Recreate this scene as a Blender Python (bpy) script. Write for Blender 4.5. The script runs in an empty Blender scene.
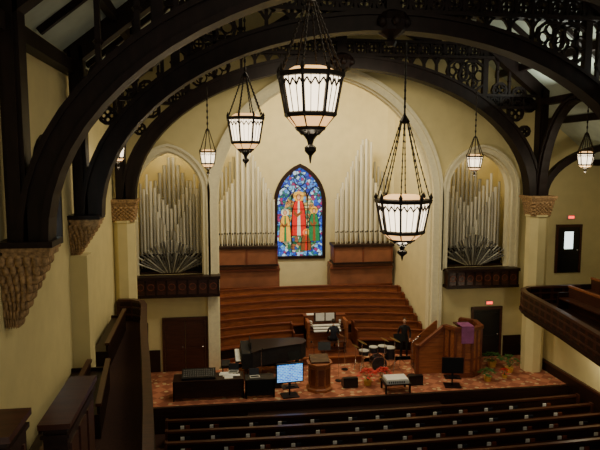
import bpy, bmesh, math, random
from math import sin, cos, pi, sqrt, radians
from mathutils import Vector, Matrix
from mathutils.geometry import tessellate_polygon
random.seed(7)
CX=4.6
# ------------------------------------------------------------------ materials
def mat(name,c,rough=.6,metal=0,var=.2,scale=5,emit=None,es=0,bump=0,stretch=(1,1,1),spec=.4):
    m=bpy.data.materials.new(name); m.use_nodes=True
    nt=m.node_tree; b=nt.nodes['Principled BSDF']
    b.inputs['Roughness'].default_value=rough; b.inputs['Metallic'].default_value=metal
    b.inputs['Specular IOR Level'].default_value=spec
    tc=nt.nodes.new('ShaderNodeTexCoord'); mp=nt.nodes.new('ShaderNodeMapping')
    mp.inputs['Scale'].default_value=stretch
    nz=nt.nodes.new('ShaderNodeTexNoise'); nz.inputs['Scale'].default_value=scale; nz.inputs['Detail'].default_value=4
    nt.links.new(tc.outputs['Object'],mp.inputs[0]); nt.links.new(mp.outputs[0],nz.inputs['Vector'])
    cr=nt.nodes.new('ShaderNodeValToRGB')
    cr.color_ramp.elements[0].position=.3; cr.color_ramp.elements[1].position=.7
    cr.color_ramp.elements[0].color=(*[x*(1-var) for x in c],1)
    cr.color_ramp.elements[1].color=(*[min(1,x*(1+var)) for x in c],1)
    nt.links.new(nz.outputs['Fac'],cr.inputs[0]); nt.links.new(cr.outputs[0],b.inputs['Base Color'])
    if bump:
        bp=nt.nodes.new('ShaderNodeBump'); bp.inputs['Strength'].default_value=bump; bp.inputs['Distance'].default_value=.02
        nt.links.new(nz.outputs['Fac'],bp.inputs['Height']); nt.links.new(bp.outputs[0],b.inputs['Normal'])
    if emit:
        b.inputs['Emission Color'].default_value=(*emit,1); b.inputs['Emission Strength'].default_value=es
    return m
M={}
M['cream']=mat('cream_plaster',(.70,.60,.30),.85,var=.05,scale=2)
M['trim']=mat('pale_stone_trim',(.86,.79,.54),.7,var=.06,scale=8)
M['apse']=mat('apse_plaster',(.79,.70,.41),.85,var=.05,scale=2)
M['dark']=mat('dark_oak_beam',(.012,.006,.005),.5,var=.4,scale=6,stretch=(1,1,.3),spec=.2)
M['wood']=mat('walnut_pew',(.060,.020,.011),.35,var=.35,scale=5,stretch=(.3,3,3))
M['woodd']=mat('dark_walnut',(.022,.009,.006),.45,var=.35,scale=5,stretch=(.5,3,3),spec=.25)
M['choir']=mat('choir_oak',(.29,.095,.038),.35,var=.3,scale=4,stretch=(.3,3,3))
M['case']=mat('cherry_panel',(.15,.040,.018),.4,var=.25,scale=4,stretch=(.6,2,.6))
M['panel']=mat('reddish_oak_panel',(.23,.085,.042),.5,var=.2,scale=3,stretch=(.6,2,.6))
M['gold']=mat('carved_stone',(.36,.22,.10),.7,var=.5,scale=14,bump=.6)
M['roof']=mat('ceiling_plaster',(.50,.56,.46),.8,var=.06,scale=3)
M['pipe']=mat('organ_metal',(.84,.80,.66),.35,metal=.25,var=.12,scale=3,stretch=(1,1,.2))
M['pipeg']=mat('organ_zinc',(.50,.48,.40),.35,metal=.3,var=.2,scale=3,stretch=(1,1,.2))
M['pewter']=mat('dark_pewter_pipe',(.16,.15,.13),.4,metal=.4,var=.3)
M['black']=mat('black_lacquer',(.008,.008,.009),.3,var=.2)
M['blackm']=mat('black_fabric',(.012,.012,.014),.8,var=.3)
M['iron']=mat('wrought_iron',(.02,.014,.01),.5,metal=.5,var=.3,scale=20)
M['white']=mat('white_paper',(.8,.8,.76),.8,var=.05)
M['grey']=mat('grey_plastic',(.55,.55,.52),.5,var=.08)
M['chrome']=mat('chrome',(.7,.7,.7),.15,metal=1,var=.05)
M['brass']=mat('cymbal_brass',(.45,.33,.14),.3,metal=1,var=.1)
M['drum']=mat('drum_shell',(.03,.03,.035),.2,var=.3)
M['skin']=mat('skin',(.52,.28,.18),.55,var=.08)
M['hair']=mat('dark_hair',(.03,.018,.01),.6,var=.3,scale=30)
M['navy']=mat('navy_cloth',(.015,.018,.03),.85,var=.2)
M['purple']=mat('purple_cloth',(.25,.07,.20),.8,var=.2)
M['red']=mat('red_bract',(.6,.03,.03),.5,var=.3,scale=20)
M['green']=mat('green_leaf',(.05,.14,.03),.5,var=.35,scale=15)
M['terra']=mat('gold_foil_pot',(.6,.35,.08),.4,var=.2)
M['glow']=mat('lantern_glass',(.8,.7,.5),.5,var=.08,scale=9,emit=(1,.80,.54),es=4)
M['glowlo']=mat('lantern_glass_amber',(.7,.5,.25),.5,var=.1,scale=9,emit=(1,.52,.18),es=1.8)
M['pane']=mat('window_pane',(.8,.85,.8),.5,var=.1,emit=(.75,.9,.85),es=2.5)
M['exit']=mat('exit_red',(.6,.02,.02),.5,emit=(1,.06,.03),es=3)
M['aisle']=mat('aisle_carpet',(.05,.02,.014),.95,var=.3,scale=30)
for n_,c_ in(('g_red',(.60,.02,.012)),('g_gold',(.85,.42,.04)),('g_white',(.62,.66,.5)),('g_green',(.02,.18,.06)),('g_face',(.70,.36,.2)),('g_brown',(.22,.07,.02))):
    M[n_]=mat('stained_'+n_[2:]+'_glass',c_,.4,var=.35,scale=9,emit=c_,es=.8)
# carpet
def carpet():
    m=mat('patterned_carpet',(.3,.12,.06),.95); nt=m.node_tree; b=nt.nodes['Principled BSDF']
    tc=nt.nodes.new('ShaderNodeTexCoord'); mp=nt.nodes.new('ShaderNodeMapping')
    mp.inputs['Rotation'].default_value=(0,0,radians(45))
    ck=nt.nodes.new('ShaderNodeTexChecker'); ck.inputs['Scale'].default_value=2.6
    ck.inputs['Color1'].default_value=(.46,.17,.09,1); ck.inputs['Color2'].default_value=(.30,.10,.055,1)
    vo=nt.nodes.new('ShaderNodeTexVoronoi'); vo.inputs['Scale'].default_value=3.5
    mx=nt.nodes.new('ShaderNodeMix'); mx.data_type='RGBA'
    cr=nt.nodes.new('ShaderNodeValToRGB'); cr.color_ramp.elements[0].position=.25; cr.color_ramp.elements[1].position=.3
    cr.color_ramp.elements[0].color=(1,1,1,1); cr.color_ramp.elements[1].color=(0,0,0,1)
    nt.links.new(tc.outputs['Object'],mp.inputs[0]); nt.links.new(mp.outputs[0],ck.inputs[0]); nt.links.new(mp.outputs[0],vo.inputs['Vector'])
    nt.links.new(vo.outputs['Distance'],cr.inputs[0]); nt.links.new(cr.outputs[0],mx.inputs[0])
    nt.links.new(ck.outputs[0],mx.inputs[6]); mx.inputs[7].default_value=(.56,.38,.20,1)
    nt.links.new(mx.outputs[2],b.inputs['Base Color']); return m
M['carpet']=carpet()
def stained():
    m=bpy.data.materials.new('stained_glass'); m.use_nodes=True; nt=m.node_tree; b=nt.nodes['Principled BSDF']
    N=nt.nodes.new; L=nt.links.new
    tc=N('ShaderNodeTexCoord')
    def ramp(cols):
        r=N('ShaderNodeValToRGB'); r.color_ramp.interpolation='CONSTANT'; e=r.color_ramp.elements
        while len(e)<len(cols): e.new(.5)
        for i,c in enumerate(cols): e[i].position=i/len(cols); e[i].color=(*c,1)
        return r
    v=N('ShaderNodeTexVoronoi'); v.inputs['Scale'].default_value=6.5
    v2=N('ShaderNodeTexVoronoi'); v2.inputs['Scale'].default_value=6.5; v2.feature='DISTANCE_TO_EDGE'
    L(tc.outputs['Object'],v.inputs['Vector']); L(tc.outputs['Object'],v2.inputs['Vector'])
    sp=N('ShaderNodeSeparateColor'); L(v.outputs['Color'],sp.inputs[0])
    blue=ramp([(.01,.03,.32),(.08,.28,.75),(.015,.07,.45),(.55,.75,.85),(.02,.18,.14),(.03,.09,.55),(.35,.03,.12),(.2,.5,.7)])
    grn=ramp([(.015,.14,.05),(.06,.26,.10),(.5,.45,.2),(.02,.07,.28),(.6,.62,.4),(.30,.10,.03)])
    warm=ramp([(.65,.38,.08),(.7,.6,.28),(.08,.22,.10),(.5,.18,.04),(.15,.4,.65),(.75,.32,.07)])
    for r in(blue,grn,warm): L(sp.outputs[0],r.inputs[0])
    def mask(loc,sc,rad):
        mp=N('ShaderNodeMapping'); mp.inputs['Location'].default_value=loc; mp.inputs['Scale'].default_value=sc
        L(tc.outputs['Object'],mp.inputs[0]); ln=N('ShaderNodeVectorMath'); ln.operation='LENGTH'; L(mp.outputs[0],ln.inputs[0])
        lt=N('ShaderNodeMath'); lt.operation='LESS_THAN'; lt.inputs[1].default_value=rad; L(ln.outputs['Value'],lt.inputs[0]); return lt
    def mix(f,a,c):
        mx=N('ShaderNodeMix'); mx.data_type='RGBA'; L(f.outputs[0],mx.inputs[0]); L(a,mx.inputs[6]); L(c,mx.inputs[7]); return mx.outputs[2]
    o=mix(mask((0,0,-.35),(1.1,0,.8),.9),blue.outputs[0],warm.outputs[0])
    o=mix(mask((0,0,1.0),(.8,0,1.0),.75),o,grn.outputs[0])
    ed=N('ShaderNodeMath'); ed.operation='GREATER_THAN'; ed.inputs[1].default_value=.05; L(v2.outputs['Distance'],ed.inputs[0])
    mu=N('ShaderNodeMix'); mu.data_type='RGBA'; L(ed.outputs[0],mu.inputs[0]); mu.inputs[6].default_value=(.004,.004,.008,1); L(o,mu.inputs[7])
    L(mu.outputs[2],b.inputs['Emission Color']); b.inputs['Emission Strength'].default_value=1.25
    b.inputs['Base Color'].default_value=(.02,.02,.03,1); return m
M['stain']=stained()
def screenmat():
    m=mat('lit_screen',(.02,.05,.08),.3); nt=m.node_tree; b=nt.nodes['Principled BSDF']
    tc=nt.nodes.new('ShaderNodeTexCoord'); br=nt.nodes.new('ShaderNodeTexBrick'); br.inputs['Scale'].default_value=4
    mp=nt.nodes.new('ShaderNodeMapping'); mp.inputs['Rotation'].default_value=(radians(90),0,0); nt.links.new(tc.outputs['Object'],mp.inputs[0])
    br.inputs['Color1'].default_value=(.05,.40,.95,1); br.inputs['Color2'].default_value=(.01,.10,.5,1); br.inputs['Mortar'].default_value=(.5,.8,1,1)
    nt.links.new(mp.outputs[0],br.inputs[0]); nt.links.new(br.outputs[0],b.inputs['Emission Color'])
    b.inputs['Emission Strength'].default_value=1.5; return m
M['screen']=screenmat()
# ------------------------------------------------------------------ mesh builder
class MB:
    def __init__(s): s.v=[]; s.f=[]; s.m=[]; s.mats=[]; s.sm=[]
    def mi(s,k):
        if k not in s.mats: s.mats.append(k)
        return s.mats.index(k)
    def add(s,vs,fs,k,smooth=False):
        o=len(s.v); s.v+= [tuple(v) for v in vs]; i=s.mi(k)
        for f in fs: s.f.append([o+a for a in f]); s.m.append(i); s.sm.append(smooth)
    def box(s,x0,x1,y0,y1,z0,z1,k):
        vs=[(x,y,z) for x in(x0,x1) for y in(y0,y1) for z in(z0,z1)]
        s.add(vs,[(0,1,3,2),(4,6,7,5),(0,4,5,1),(2,3,7,6),(0,2,6,4),(1,5,7,3)],k)
    def beam(s,p0,p1,w,h,k,up=(0,0,1)):
        p0=Vector(p0);p1=Vector(p1);d=(p1-p0).normalized();u=Vector(up)
        r=d.cross(u)
        if r.length<1e-4: r=d.cross(Vector((1,0,0)))
        r.normalize(); u=r.cross(d).normalized()
        vs=[p+r*a*w/2+u*b*h/2 for p in(p0,p1) for a,b in((-1,-1),(1,-1),(1,1),(-1,1))]
        s.add(vs,[(3,2,1,0),(4,5,6,7),(0,1,5,4),(1,2,6,5),(2,3,7,6),(3,0,4,7)],k)
    def cyl(s,p0,p1,r0,r1,k,n=10,cap=True,smooth=True):
        p0=Vector(p0);p1=Vector(p1);d=(p1-p0).normalized();r=d.orthogonal().normalized();u=d.cross(r)
        vs=[p+(r*cos(2*pi*i/n)+u*sin(2*pi*i/n))*q for p,q in((p0,r0),(p1,r1)) for i in range(n)]
        s.add(vs,[(i,(i+1)%n,n+(i+1)%n,n+i) for i in range(n)],k,smooth)
        if cap: s.add(vs,[tuple(range(n))[::-1],tuple(range(n,2*n))],k)
    def lathe(s,prof,c,k,n=12,smooth=False,rot=0):
        vs=[(c[0]+r*cos(2*pi*i/n+rot),c[1]+r*sin(2*pi*i/n+rot),c[2]+z) for r,z in prof for i in range(n)]
        fs=[(j*n+i,j*n+(i+1)%n,(j+1)*n+(i+1)%n,(j+1)*n+i) for j in range(len(prof)-1) for i in range(n)]
        s.add(vs,fs,k,smooth)
        s.add(vs,[tuple(range(n))[::-1],tuple(range((len(prof)-1)*n,len(prof)*n))],k)
    def ball(s,c,r,k,n=8):
        rx,ry,rz=r if isinstance(r,tuple) else (r,r,r)
        vs=[(c[0]+rx*sin(pi*j/n)*cos(2*pi*i/n),c[1]+ry*sin(pi*j/n)*sin(2*pi*i/n),c[2]-rz*cos(pi*j/n)) for j in range(n+1) for i in range(n)]
        s.add(vs,[(j*n+i,j*n+(i+1)%n,(j+1)*n+(i+1)%n,(j+1)*n+i) for j in range(n) for i in range(n)],k,True)
    def plate(s,outer,holes,d0,d1,k,axis='y',rimk=None):
        f=(lambda u,d,z:(u,d,z)) if axis=='y' else ((lambda u,d,z:(d,u,z)) if axis=='x' else (lambda u,d,z:(u,z,d)))
        loops=[outer]+list(holes); fl=[p for l in loops for p in l]
        tr=tessellate_polygon([[Vector((p[0],p[1],0)) for p in l] for l in loops]); n=len(fl)
        vs=[f(p[0],d0,p[1]) for p in fl]+[f(p[0],d1,p[1]) for p in fl]
        s.add(vs,[tuple(t) for t in tr]+[tuple(n+a for a in t)[::-1] for t in tr],k)
        o=0;fs=[]
        for l in loops:
            q=len(l)
            fs+=[(o+i,o+(i+1)%q,n+o+(i+1)%q,n+o+i) for i in range(q)]; o+=q
        s.add(vs,fs,rimk or k)
    def sweep(s,pts,w,d0,d1,k,axis='y',closed=False,off=0):
        n=len(pts); f=(lambda u,d,z:(u,d,z)) if axis=='y' else (lambda u,d,z:(d,u,z))
        vs=[]
        for i,p in enumerate(pts):
            a=pts[(i-1)%n] if (closed or i>0) else p; b=pts[(i+1)%n] if (closed or i<n-1) else p
            t=Vector((b[0]-a[0],b[1]-a[1])).normalized(); nn=Vector((-t.y,t.x)); p=Vector(p)
            q0=p+nn*(off-w/2); q1=p+nn*(off+w/2)
            vs+=[f(q0.x,d0,q0.y),f(q1.x,d0,q1.y),f(q1.x,d1,q1.y),f(q0.x,d1,q0.y)]
        fs=[]
        for i in range(n if closed else n-1):
            j=(i+1)%n
            fs+=[(4*i+c,4*i+(c+1)%4,4*j+(c+1)%4,4*j+c) for c in range(4)]
        if not closed: fs+=[(0,1,2,3),(4*n-1,4*n-2,4*n-3,4*n-4)]
        s.add(vs,fs,k)
    def strip(s,pts,o0,o1,z0,z1,k):   # wall following an xy polyline
        n=len(pts); vs=[]
        for i,p in enumerate(pts):
            a=pts[max(0,i-1)]; b=pts[min(n-1,i+1)]
            t=Vector((b[0]-a[0],b[1]-a[1])).normalized(); nn=Vector((-t.y,t.x)); p=Vector((p[0],p[1]))
            q0=p+nn*o0; q1=p+nn*o1
            vs+=[(q0.x,q0.y,z0),(q1.x,q1.y,z0),(q1.x,q1.y,z1),(q0.x,q0.y,z1)]
        fs=[(4*i+c,4*i+(c+1)%4,4*i+4+(c+1)%4,4*i+4+c) for i in range(n-1) for c in range(4)]
        fs+=[(0,1,2,3),(4*n-1,4*n-2,4*n-3,4*n-4)]
        s.add(vs,fs,k)
    def xf(s,start,loc=(0,0,0),rz=0,sc=1):
        c,si=cos(rz),sin(rz)
        for i in range(start,len(s.v)):
            x,y,z=[a*sc for a in s.v[i]]; s.v[i]=(x*c-y*si+loc[0],x*si+y*c+loc[1],z+loc[2])
    def obj(s,name,origin=None,parent=None):
        me=bpy.data.meshes.new(name)
        o=Vector(origin) if origin else Vector((0,0,0))
        me.from_pydata([Vector(v)-o for v in s.v],[],s.f)
        for k in s.mats: me.materials.append(M[k])
        for p,i,sm in zip(me.polygons,s.m,s.sm): p.material_index=i; p.use_smooth=sm
        bm=bmesh.new(); bm.from_mesh(me); bmesh.ops.recalc_face_normals(bm,faces=bm.faces); bm.to_mesh(me); bm.free()
        ob=bpy.data.objects.new(name,me); bpy.context.collection.objects.link(ob); ob.location=o
        if parent: ob.parent=parent
        return ob
def arch(x0,x1,zb,zs,za,n=12):
    w=(x1-x0)/2;h=za-zs; r=(w*w+h*h)/(2*w); cxl=x0+r; am=math.atan2(h,w-r)
    L=[(cxl+r*cos(pi-(pi-am)*i/n),zs+r*sin(pi-(pi-am)*i/n)) for i in range(n+1)]
    R=[(x0+x1-x,z) for x,z in L[::-1]][1:]
    pts=L+R
    if zb is not None: pts=[(x0,zb)]+pts+[(x1,zb)]
    return pts
# ------------------------------------------------------------------ shell
YW=24.0
def roofz(x): return 17.6-.785*abs(x-CX)
XR=17.0; XL=-3.65
main=arch(.02,9.0,.0,6.8,11.9,18)
lo=arch(-3.15,-.5,3.9,7.2,8.85,10); ro=arch(9.6,12.45,3.9,7.2,8.85,10)
b=MB(); b.plate([(XL,-.9),(XR,-.9),(XR,roofz(XR)+.1),(CX,roofz(CX)+.1),(XL,roofz(XL)+.1)],[main,lo,ro],YW,YW+.5,'cream'); b.obj('wall_front')
b=MB(); wl=arch(12.7,14.7,6.6,8.0,9.0,6)
b.plate([(3,-.9),(YW+.5,-.9),(YW+.5,roofz(XL)),(3,roofz(XL))],[wl],XL-.4,XL,'cream',axis='x'); b.obj('wall_left')
b=MB(); b.box(XR,XR+.3,3,YW+.5,-.9,roofz(XR)+.3,'cream'); b.obj('wall_right')
b=MB()
for s in(-1,1):
    xe=XL-.5 if s<0 else XR+.4
    vs=[(CX,3,roofz(CX)),(CX,YW+.6,roofz(CX)),(xe,YW+.6,roofz(xe)),(xe,3,roofz(xe))]
    b.add(vs+[(x,y,z+.3) for x,y,z in vs],[(0,1,2,3),(7,6,5,4),(0,4,5,1),(1,5,6,2),(2,6,7,3),(3,7,4,0)],'roof')
b.obj('ceiling')
b=MB(); b.box(XL-.4,XR,3,20.3,-1.1,-.9,'aisle'); b.obj('floor')
b=MB(); b.box(XL,13.2,20.4,32,-.9,0,'carpet'); b.box(XL,13.2,20.25,20.4,-.9,.02,'woodd'); b.box(1,8,19.95,20.25,-.9,-.3,'woodd'); b.obj('chancel_platform')
# trims around arches
b=MB()
for a,w in((main,.34),(lo,.24),(ro,.24)):
    b.sweep(a,w,YW-.14,YW+.05,'trim',off=w*.45); b.sweep(a,w*.4,YW-.22,YW+.02,'trim',off=w*.95)
    b.sweep(a,.12,YW+.1,YW+.45,'trim',off=-.02)
b.obj('trim_1')
# apse
b=MB()
side=[(-.25,24.45),(-.25,30.1),(.0,30.6),(.8,31.1),(1.9,31.4),(2.8,31.5)]
b.strip(side,0,.25,0,13,'apse'); b.strip([(2*4.45-x,y) for x,y in side][::-1],0,.25,0,13,'apse')
WX=4.42; win=arch(WX-1.25,WX+1.25,3.35,6.2,8.15,10)
b.plate([(2.7,0),(6.2,0),(6.2,13),(2.7,13)],[win],31.5,31.8,'apse'); b.obj('wall_apse')
b=MB(); b.box(-.6,9.6,24.45,32,12.6,12.8,'apse'); b.obj('ceiling_apse')
# window with leaded figures
b=MB(); b.sweep(arch(WX-1.25,WX+1.25,3.35,6.2,8.15,10),.2,31.38,31.6,'woodd',off=.05,closed=True)
b.add([(x,31.62,z) for x,z in win],[tuple(range(len(win)))],'stain')
def gfig(cx,z0,h,w,robe,under,halo='g_gold'):
    def pl(pts,k,y): b.plate([(cx+x*w,z0+z*h) for x,z in pts],[],y,y+.004,k)
    pl([(-.55,0),(.55,0),(.5,.35),(.42,.62),(.30,.78),(.12,.84),(-.12,.84),(-.30,.78),(-.42,.62),(-.5,.35)],'black',31.606)
    pl([(-.5,.01),(.5,.01),(.45,.35),(.37,.61),(.27,.76),(.1,.82),(-.1,.82),(-.27,.76),(-.37,.61),(-.45,.35)],robe,31.60)
    pl([(-.10,.01),(.14,.01),(.10,.4),(.05,.8),(-.05,.8),(-.08,.4)],under,31.594)
    pl([(-.34,.50),(-.1,.42),(.22,.52),(.2,.58),(-.1,.5),(-.32,.6)],'g_brown',31.588)
    ring=[(.34*cos(i*pi/6),.90+.34*w/h*sin(i*pi/6)) for i in range(12)]; pl(ring,halo,31.60)
    pl([(.17*cos(i*pi/5),.89+.22*w/h*sin(i*pi/5)) for i in range(10)],'g_brown',31.592)
    pl([(.12*cos(i*pi/5),.885+.17*w/h*sin(i*pi/5)) for i in range(10)],'g_face',31.586)
gfig(WX-.05,4.45,2.35,.82,'g_red','g_white'); gfig(WX-.78,4.15,1.75,.62,'g_gold','g_green','g_white'); gfig(WX+.78,4.15,1.85,.62,'g_green','g_brown','g_gold')
gfig(WX+.35,3.65,1.1,.55,'g_brown','g_red','g_gold')
for x in(-.42,.42): b.box(WX+x-.02,WX+x+.02,31.55,31.58,3.35,6.6,'black')
for z in(4.1,5.0,5.9,6.6): b.box(WX-1.22,WX+1.22,31.55,31.58,z-.012,z+.012,'black')
for x in(-.83,0,.83): b.sweep(arch(WX+x-.42,WX+x+.42,None,6.4,7.1,5),.06,31.55,31.58,'black')
b.sweep([(WX+.32*cos(t*pi/6),7.45+.32*sin(t*pi/6)) for t in range(12)],.05,31.55,31.58,'black',closed=True)
b.obj('window_1',origin=(WX,31.6,5.3))
b=MB(); wp=[(XL-.2,y,z) for y,z in wl]; b.add(wp,[tuple(range(len(wp)))],'pane')
b.sweep(wl,.12,XL-.1,XL+.06,'dark',axis='x',closed=True)
b.box(XL-.2,XL-.1,13.66,13.74,6.6,9,'dark')
for z in(7.2,7.8,8.4): b.box(XL-.2,XL-.12,12.7,14.7,z-.03,z+.03,'dark')
b.obj('window_2')
# organ chambers
for nm,x0,x1 in(('organ_chamber_walls',XL,-.35),('organ_chamber_walls',9.45,12.9)):
    b=MB(); b.box(x0,x1,26.2,26.4,2.5,10.5,'cream'); b.box(x0,x1,24.5,26.2,10.3,10.5,'cream'); b.box(x0,x1,24.5,26.2,2.8,3.0,'woodd')
    b.box(x0-.1,x0,24.5,26.4,2.5,10.5,'cream'); b.box(x1,x1+.1,24.5,26.4,2.5,10.5,'cream'); b.obj(nm)
def pipe(b,x,y,z,h,r,k):
    f=min(.55,h*.25)
    b.cyl((x,y,z),(x,y,z+f),r*.3,r,k,n=8); b.cyl((x,y,z+f),(x,y,z+h),r,r,k,n=8)
    b.box(x-r*.5,x+r*.5,y-r*1.04,y-r*.8,z+f+.02,z+f+.02+r*1.1,'black'); b.cyl((x,y,z+h-.01),(x,y,z+h+.005),r*.8,r*.8,'black',n=8)
# side organ pipes
for x0,x1 in((-3.05,-.6),(9.7,12.35)):
    b=MB(); n=19; c=(x0+x1)/2
    for i in range(n):      # front V shaped rank
        u=i/(n-1)*2-1; x=c+u*(x1-x0)/2*.97
        pipe(b,x,24.85,3.95,1.3+2.3*abs(u)**.85,.054,'pipe' if i%2 else 'pipeg')
    n=15
    for i in range(n):      # second rank, V again, higher
        u=i/(n-1)*2-1; x=c+u*(x1-x0)/2*.93
        pipe(b,x,25.15,4.1,2.4+1.7*abs(u)**1.2-(.9 if abs(u)>.9 else 0),.062,'pipe')
    n=12
    for i in range(n):      # rear peaked rank
        u=i/(n-1)*2-1; x=c+u*(x1-x0)/2*.85
        pipe(b,x,25.6,4.4,2.6+1.75*(1-abs(u)),.08,'pipeg')
    for j in range(2):
        for i in range(21):   # fan of small horizontal trumpets
            u=i/20*2-1; x=c+u*.35; l=(1.35-.5*j)*(1-.5*abs(u)**1.5)
            b.cyl((x,24.45-.06*j,3.97),(c+u*1.28,24.25-.06*j,3.97+l),.013,.040,'pipeg' if i%3==0 else 'pewter',n=8)
    # low carved screen behind the trumpets
    b.box(x0,x1,24.58,24.64,4.0,4.12,'dark'); b.box(x0,x1,24.58,24.64,4.62,4.7,'dark')
    for i in range(22): xx=x0+(x1-x0)*i/21; b.box(xx-.025,xx+.025,24.59,24.63,4.1,4.65,'dark')
    b.box(x0-.05,x1+.05,24.4,25.8,3.85,4.0,'woodd')
    b.obj('organ_pipe_rank')
    b=MB(); X0,X1=x0-.15,x1+.25
    if x0<0: X1=x1+.65; X0=x0-.1
    b.box(X0,X1,23.5,23.98,3.22,3.9,'wood'); b.box(X0-.08,X1+.08,23.4,23.99,3.84,3.96,'woodd'); b.box(X0-.06,X1+.06,23.44,23.99,3.14,3.26,'woodd')
    k=8
    for i in range(k+1): xx=X0+(X1-X0)*i/k; b.box(xx-.04,xx+.04,23.46,23.5,3.24,3.86,'woodd')
    for i in range(k): xx=X0+(X1-X0)*(i+.5)/k; b.sweep([(xx+.13*cos(t*pi/4),3.56+.13*sin(t*pi/4)) for t in range(8)],.03,23.47,23.5,'case',closed=True)
    b.obj('organ_case_gallery')
# chancel organ cases with pipes
for s in(-1,1):
    f=lambda x: 4.42+s*x
    def bx(b,a0,a1,*r): p,q=sorted((f(a0),f(a1))); b.box(p,q,*r)
    b=MB(); bx(b,1.45,4.5,29.4,30.4,3.3,4.2,'panel'); bx(b,1.4,4.55,29.3,30.45,4.12,4.25,'woodd'); bx(b,1.4,4.55,29.33,30.4,3.24,3.34,'woodd')
    bx(b,1.3,4.55,29.6,30.45,1.4,3.24,'panel'); bx(b,1.28,4.58,29.5,30.45,2.98,3.08,'case'); bx(b,1.28,4.58,29.55,29.6,2.1,2.16,'case')
    for a in(1.45,2.95,4.45): bx(b,a-.04,a+.04,29.36,29.4,3.3,4.15,'case')
    b.obj('organ_case')
    b=MB()
    for i in range(23):
        a=1.58+i*.128
        if i<12: h=2.3+i*.27
        elif i<15: h=5.3-.08*(i-12)
        else: h=3.3-.2*(i-15)
        pipe(b,f(a),29.65+.2*(i%2),4.25,h,.062 if i<10 else .074,'pipe')
    for i in range(14):
        a=1.7+i*.2; pipe(b,f(a),30.15,4.25,min(2.0+i*.36,4.9) if i<9 else 4.4-.25*(i-9),.07,'pipeg')
    b.obj('organ_pipe_rank')
# choir tiers and pews
def arcpts(R,x0,x1,n=14,cy=12): return [(x0+(x1-x0)*i/n, cy+sqrt(R*R-(x0+(x1-x0)*i/n-4.45)**2)) for i in range(n+1)]
b=MB()
for k in range(7):
    R=13.3+.6*k; z=.15+.2*k
    for (x0,x1) in ([(-.2,3.3),(6.1,9.1)] if k<2 else [(-.2,9.1)]): b.strip(arcpts(R,x0,x1),-.05,(.58 if k<6 else 1.2),0,z,'case')
b.obj('choir_riser_steps')
for k in range(7):
    R=13.3+.6*k; z=.15+.2*k; b=MB()
    for (x0,x1) in ([(-.1,3.3),(6.1,9.0)] if k<2 else [(-.1,9.0)]):
        P=arcpts(R,x0,x1); b.strip(P,.42,.48,z,z+.82,'choir'); b.strip(P,.36,.52,z+.8,z+.86,'case'); b.strip(P,.02,.42,z+.4,z+.45,'case'); b.strip(P,.10,.13,z,z+.4,'woodd')
        for e in(P[0],P[-1]): b.box(e[0]-.03,e[0]+.03,e[1]-.05,e[1]+.5,z,z+.88,'case')
    b.obj('choir_pew')
# ------------------------------------------------------------------ trusses
EX,EW,EH,ZS=4.65,7.75,5.0,7.1
def ez(x): u=(x-EX)/EW; return ZS+EH*sqrt(max(0,1-u*u))
def lace(b,x0,x1,z0,z1,Y,t):
    b.box(x0,x1,Y-t/2,Y+t/2,z0-.05,z0+.05,'dark'); b.box(x0,x1,Y-t/2,Y+t/2,z1-.05,z1+.05,'dark')
    h=(z1-z0); n=max(1,round((x1-x0)/(h*1.0))); 
    for i in range(n):
        cx=x0+(x1-x0)*(i+.5)/n; cz=(z0+z1)/2; r=h*.36
        b.sweep([(cx+r*cos(a*pi/4),cz+r*sin(a*pi/4)) for a in range(8)],.07,Y-.08,Y+.08,'dark',closed=True)
        b.box(cx-.03,cx+.03,Y-.06,Y+.06,z0,z1,'dark'); b.box(cx-r,cx+r,Y-.06,Y+.06,cz-.03,cz+.03,'dark')
        xx=x0+(x1-x0)*i/n; b.box(xx-.045,xx+.045,Y-.1,Y+.1,z0,z1,'dark')
def rosette(b,cx,cz,r,Y):
    b.sweep([(cx+r*cos(a*pi/5),cz+r*sin(a*pi/5)) for a in range(10)],.08,Y-.08,Y+.08,'dark',closed=True)
    for a in range(4):
        x2=cx+r*.48*cos(a*pi/2); z2=cz+r*.48*sin(a*pi/2)
        b.sweep([(x2+r*.36*cos(t*pi/4),z2+r*.36*sin(t*pi/4)) for t in range(8)],.05,Y-.06,Y+.06,'dark',closed=True)
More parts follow.
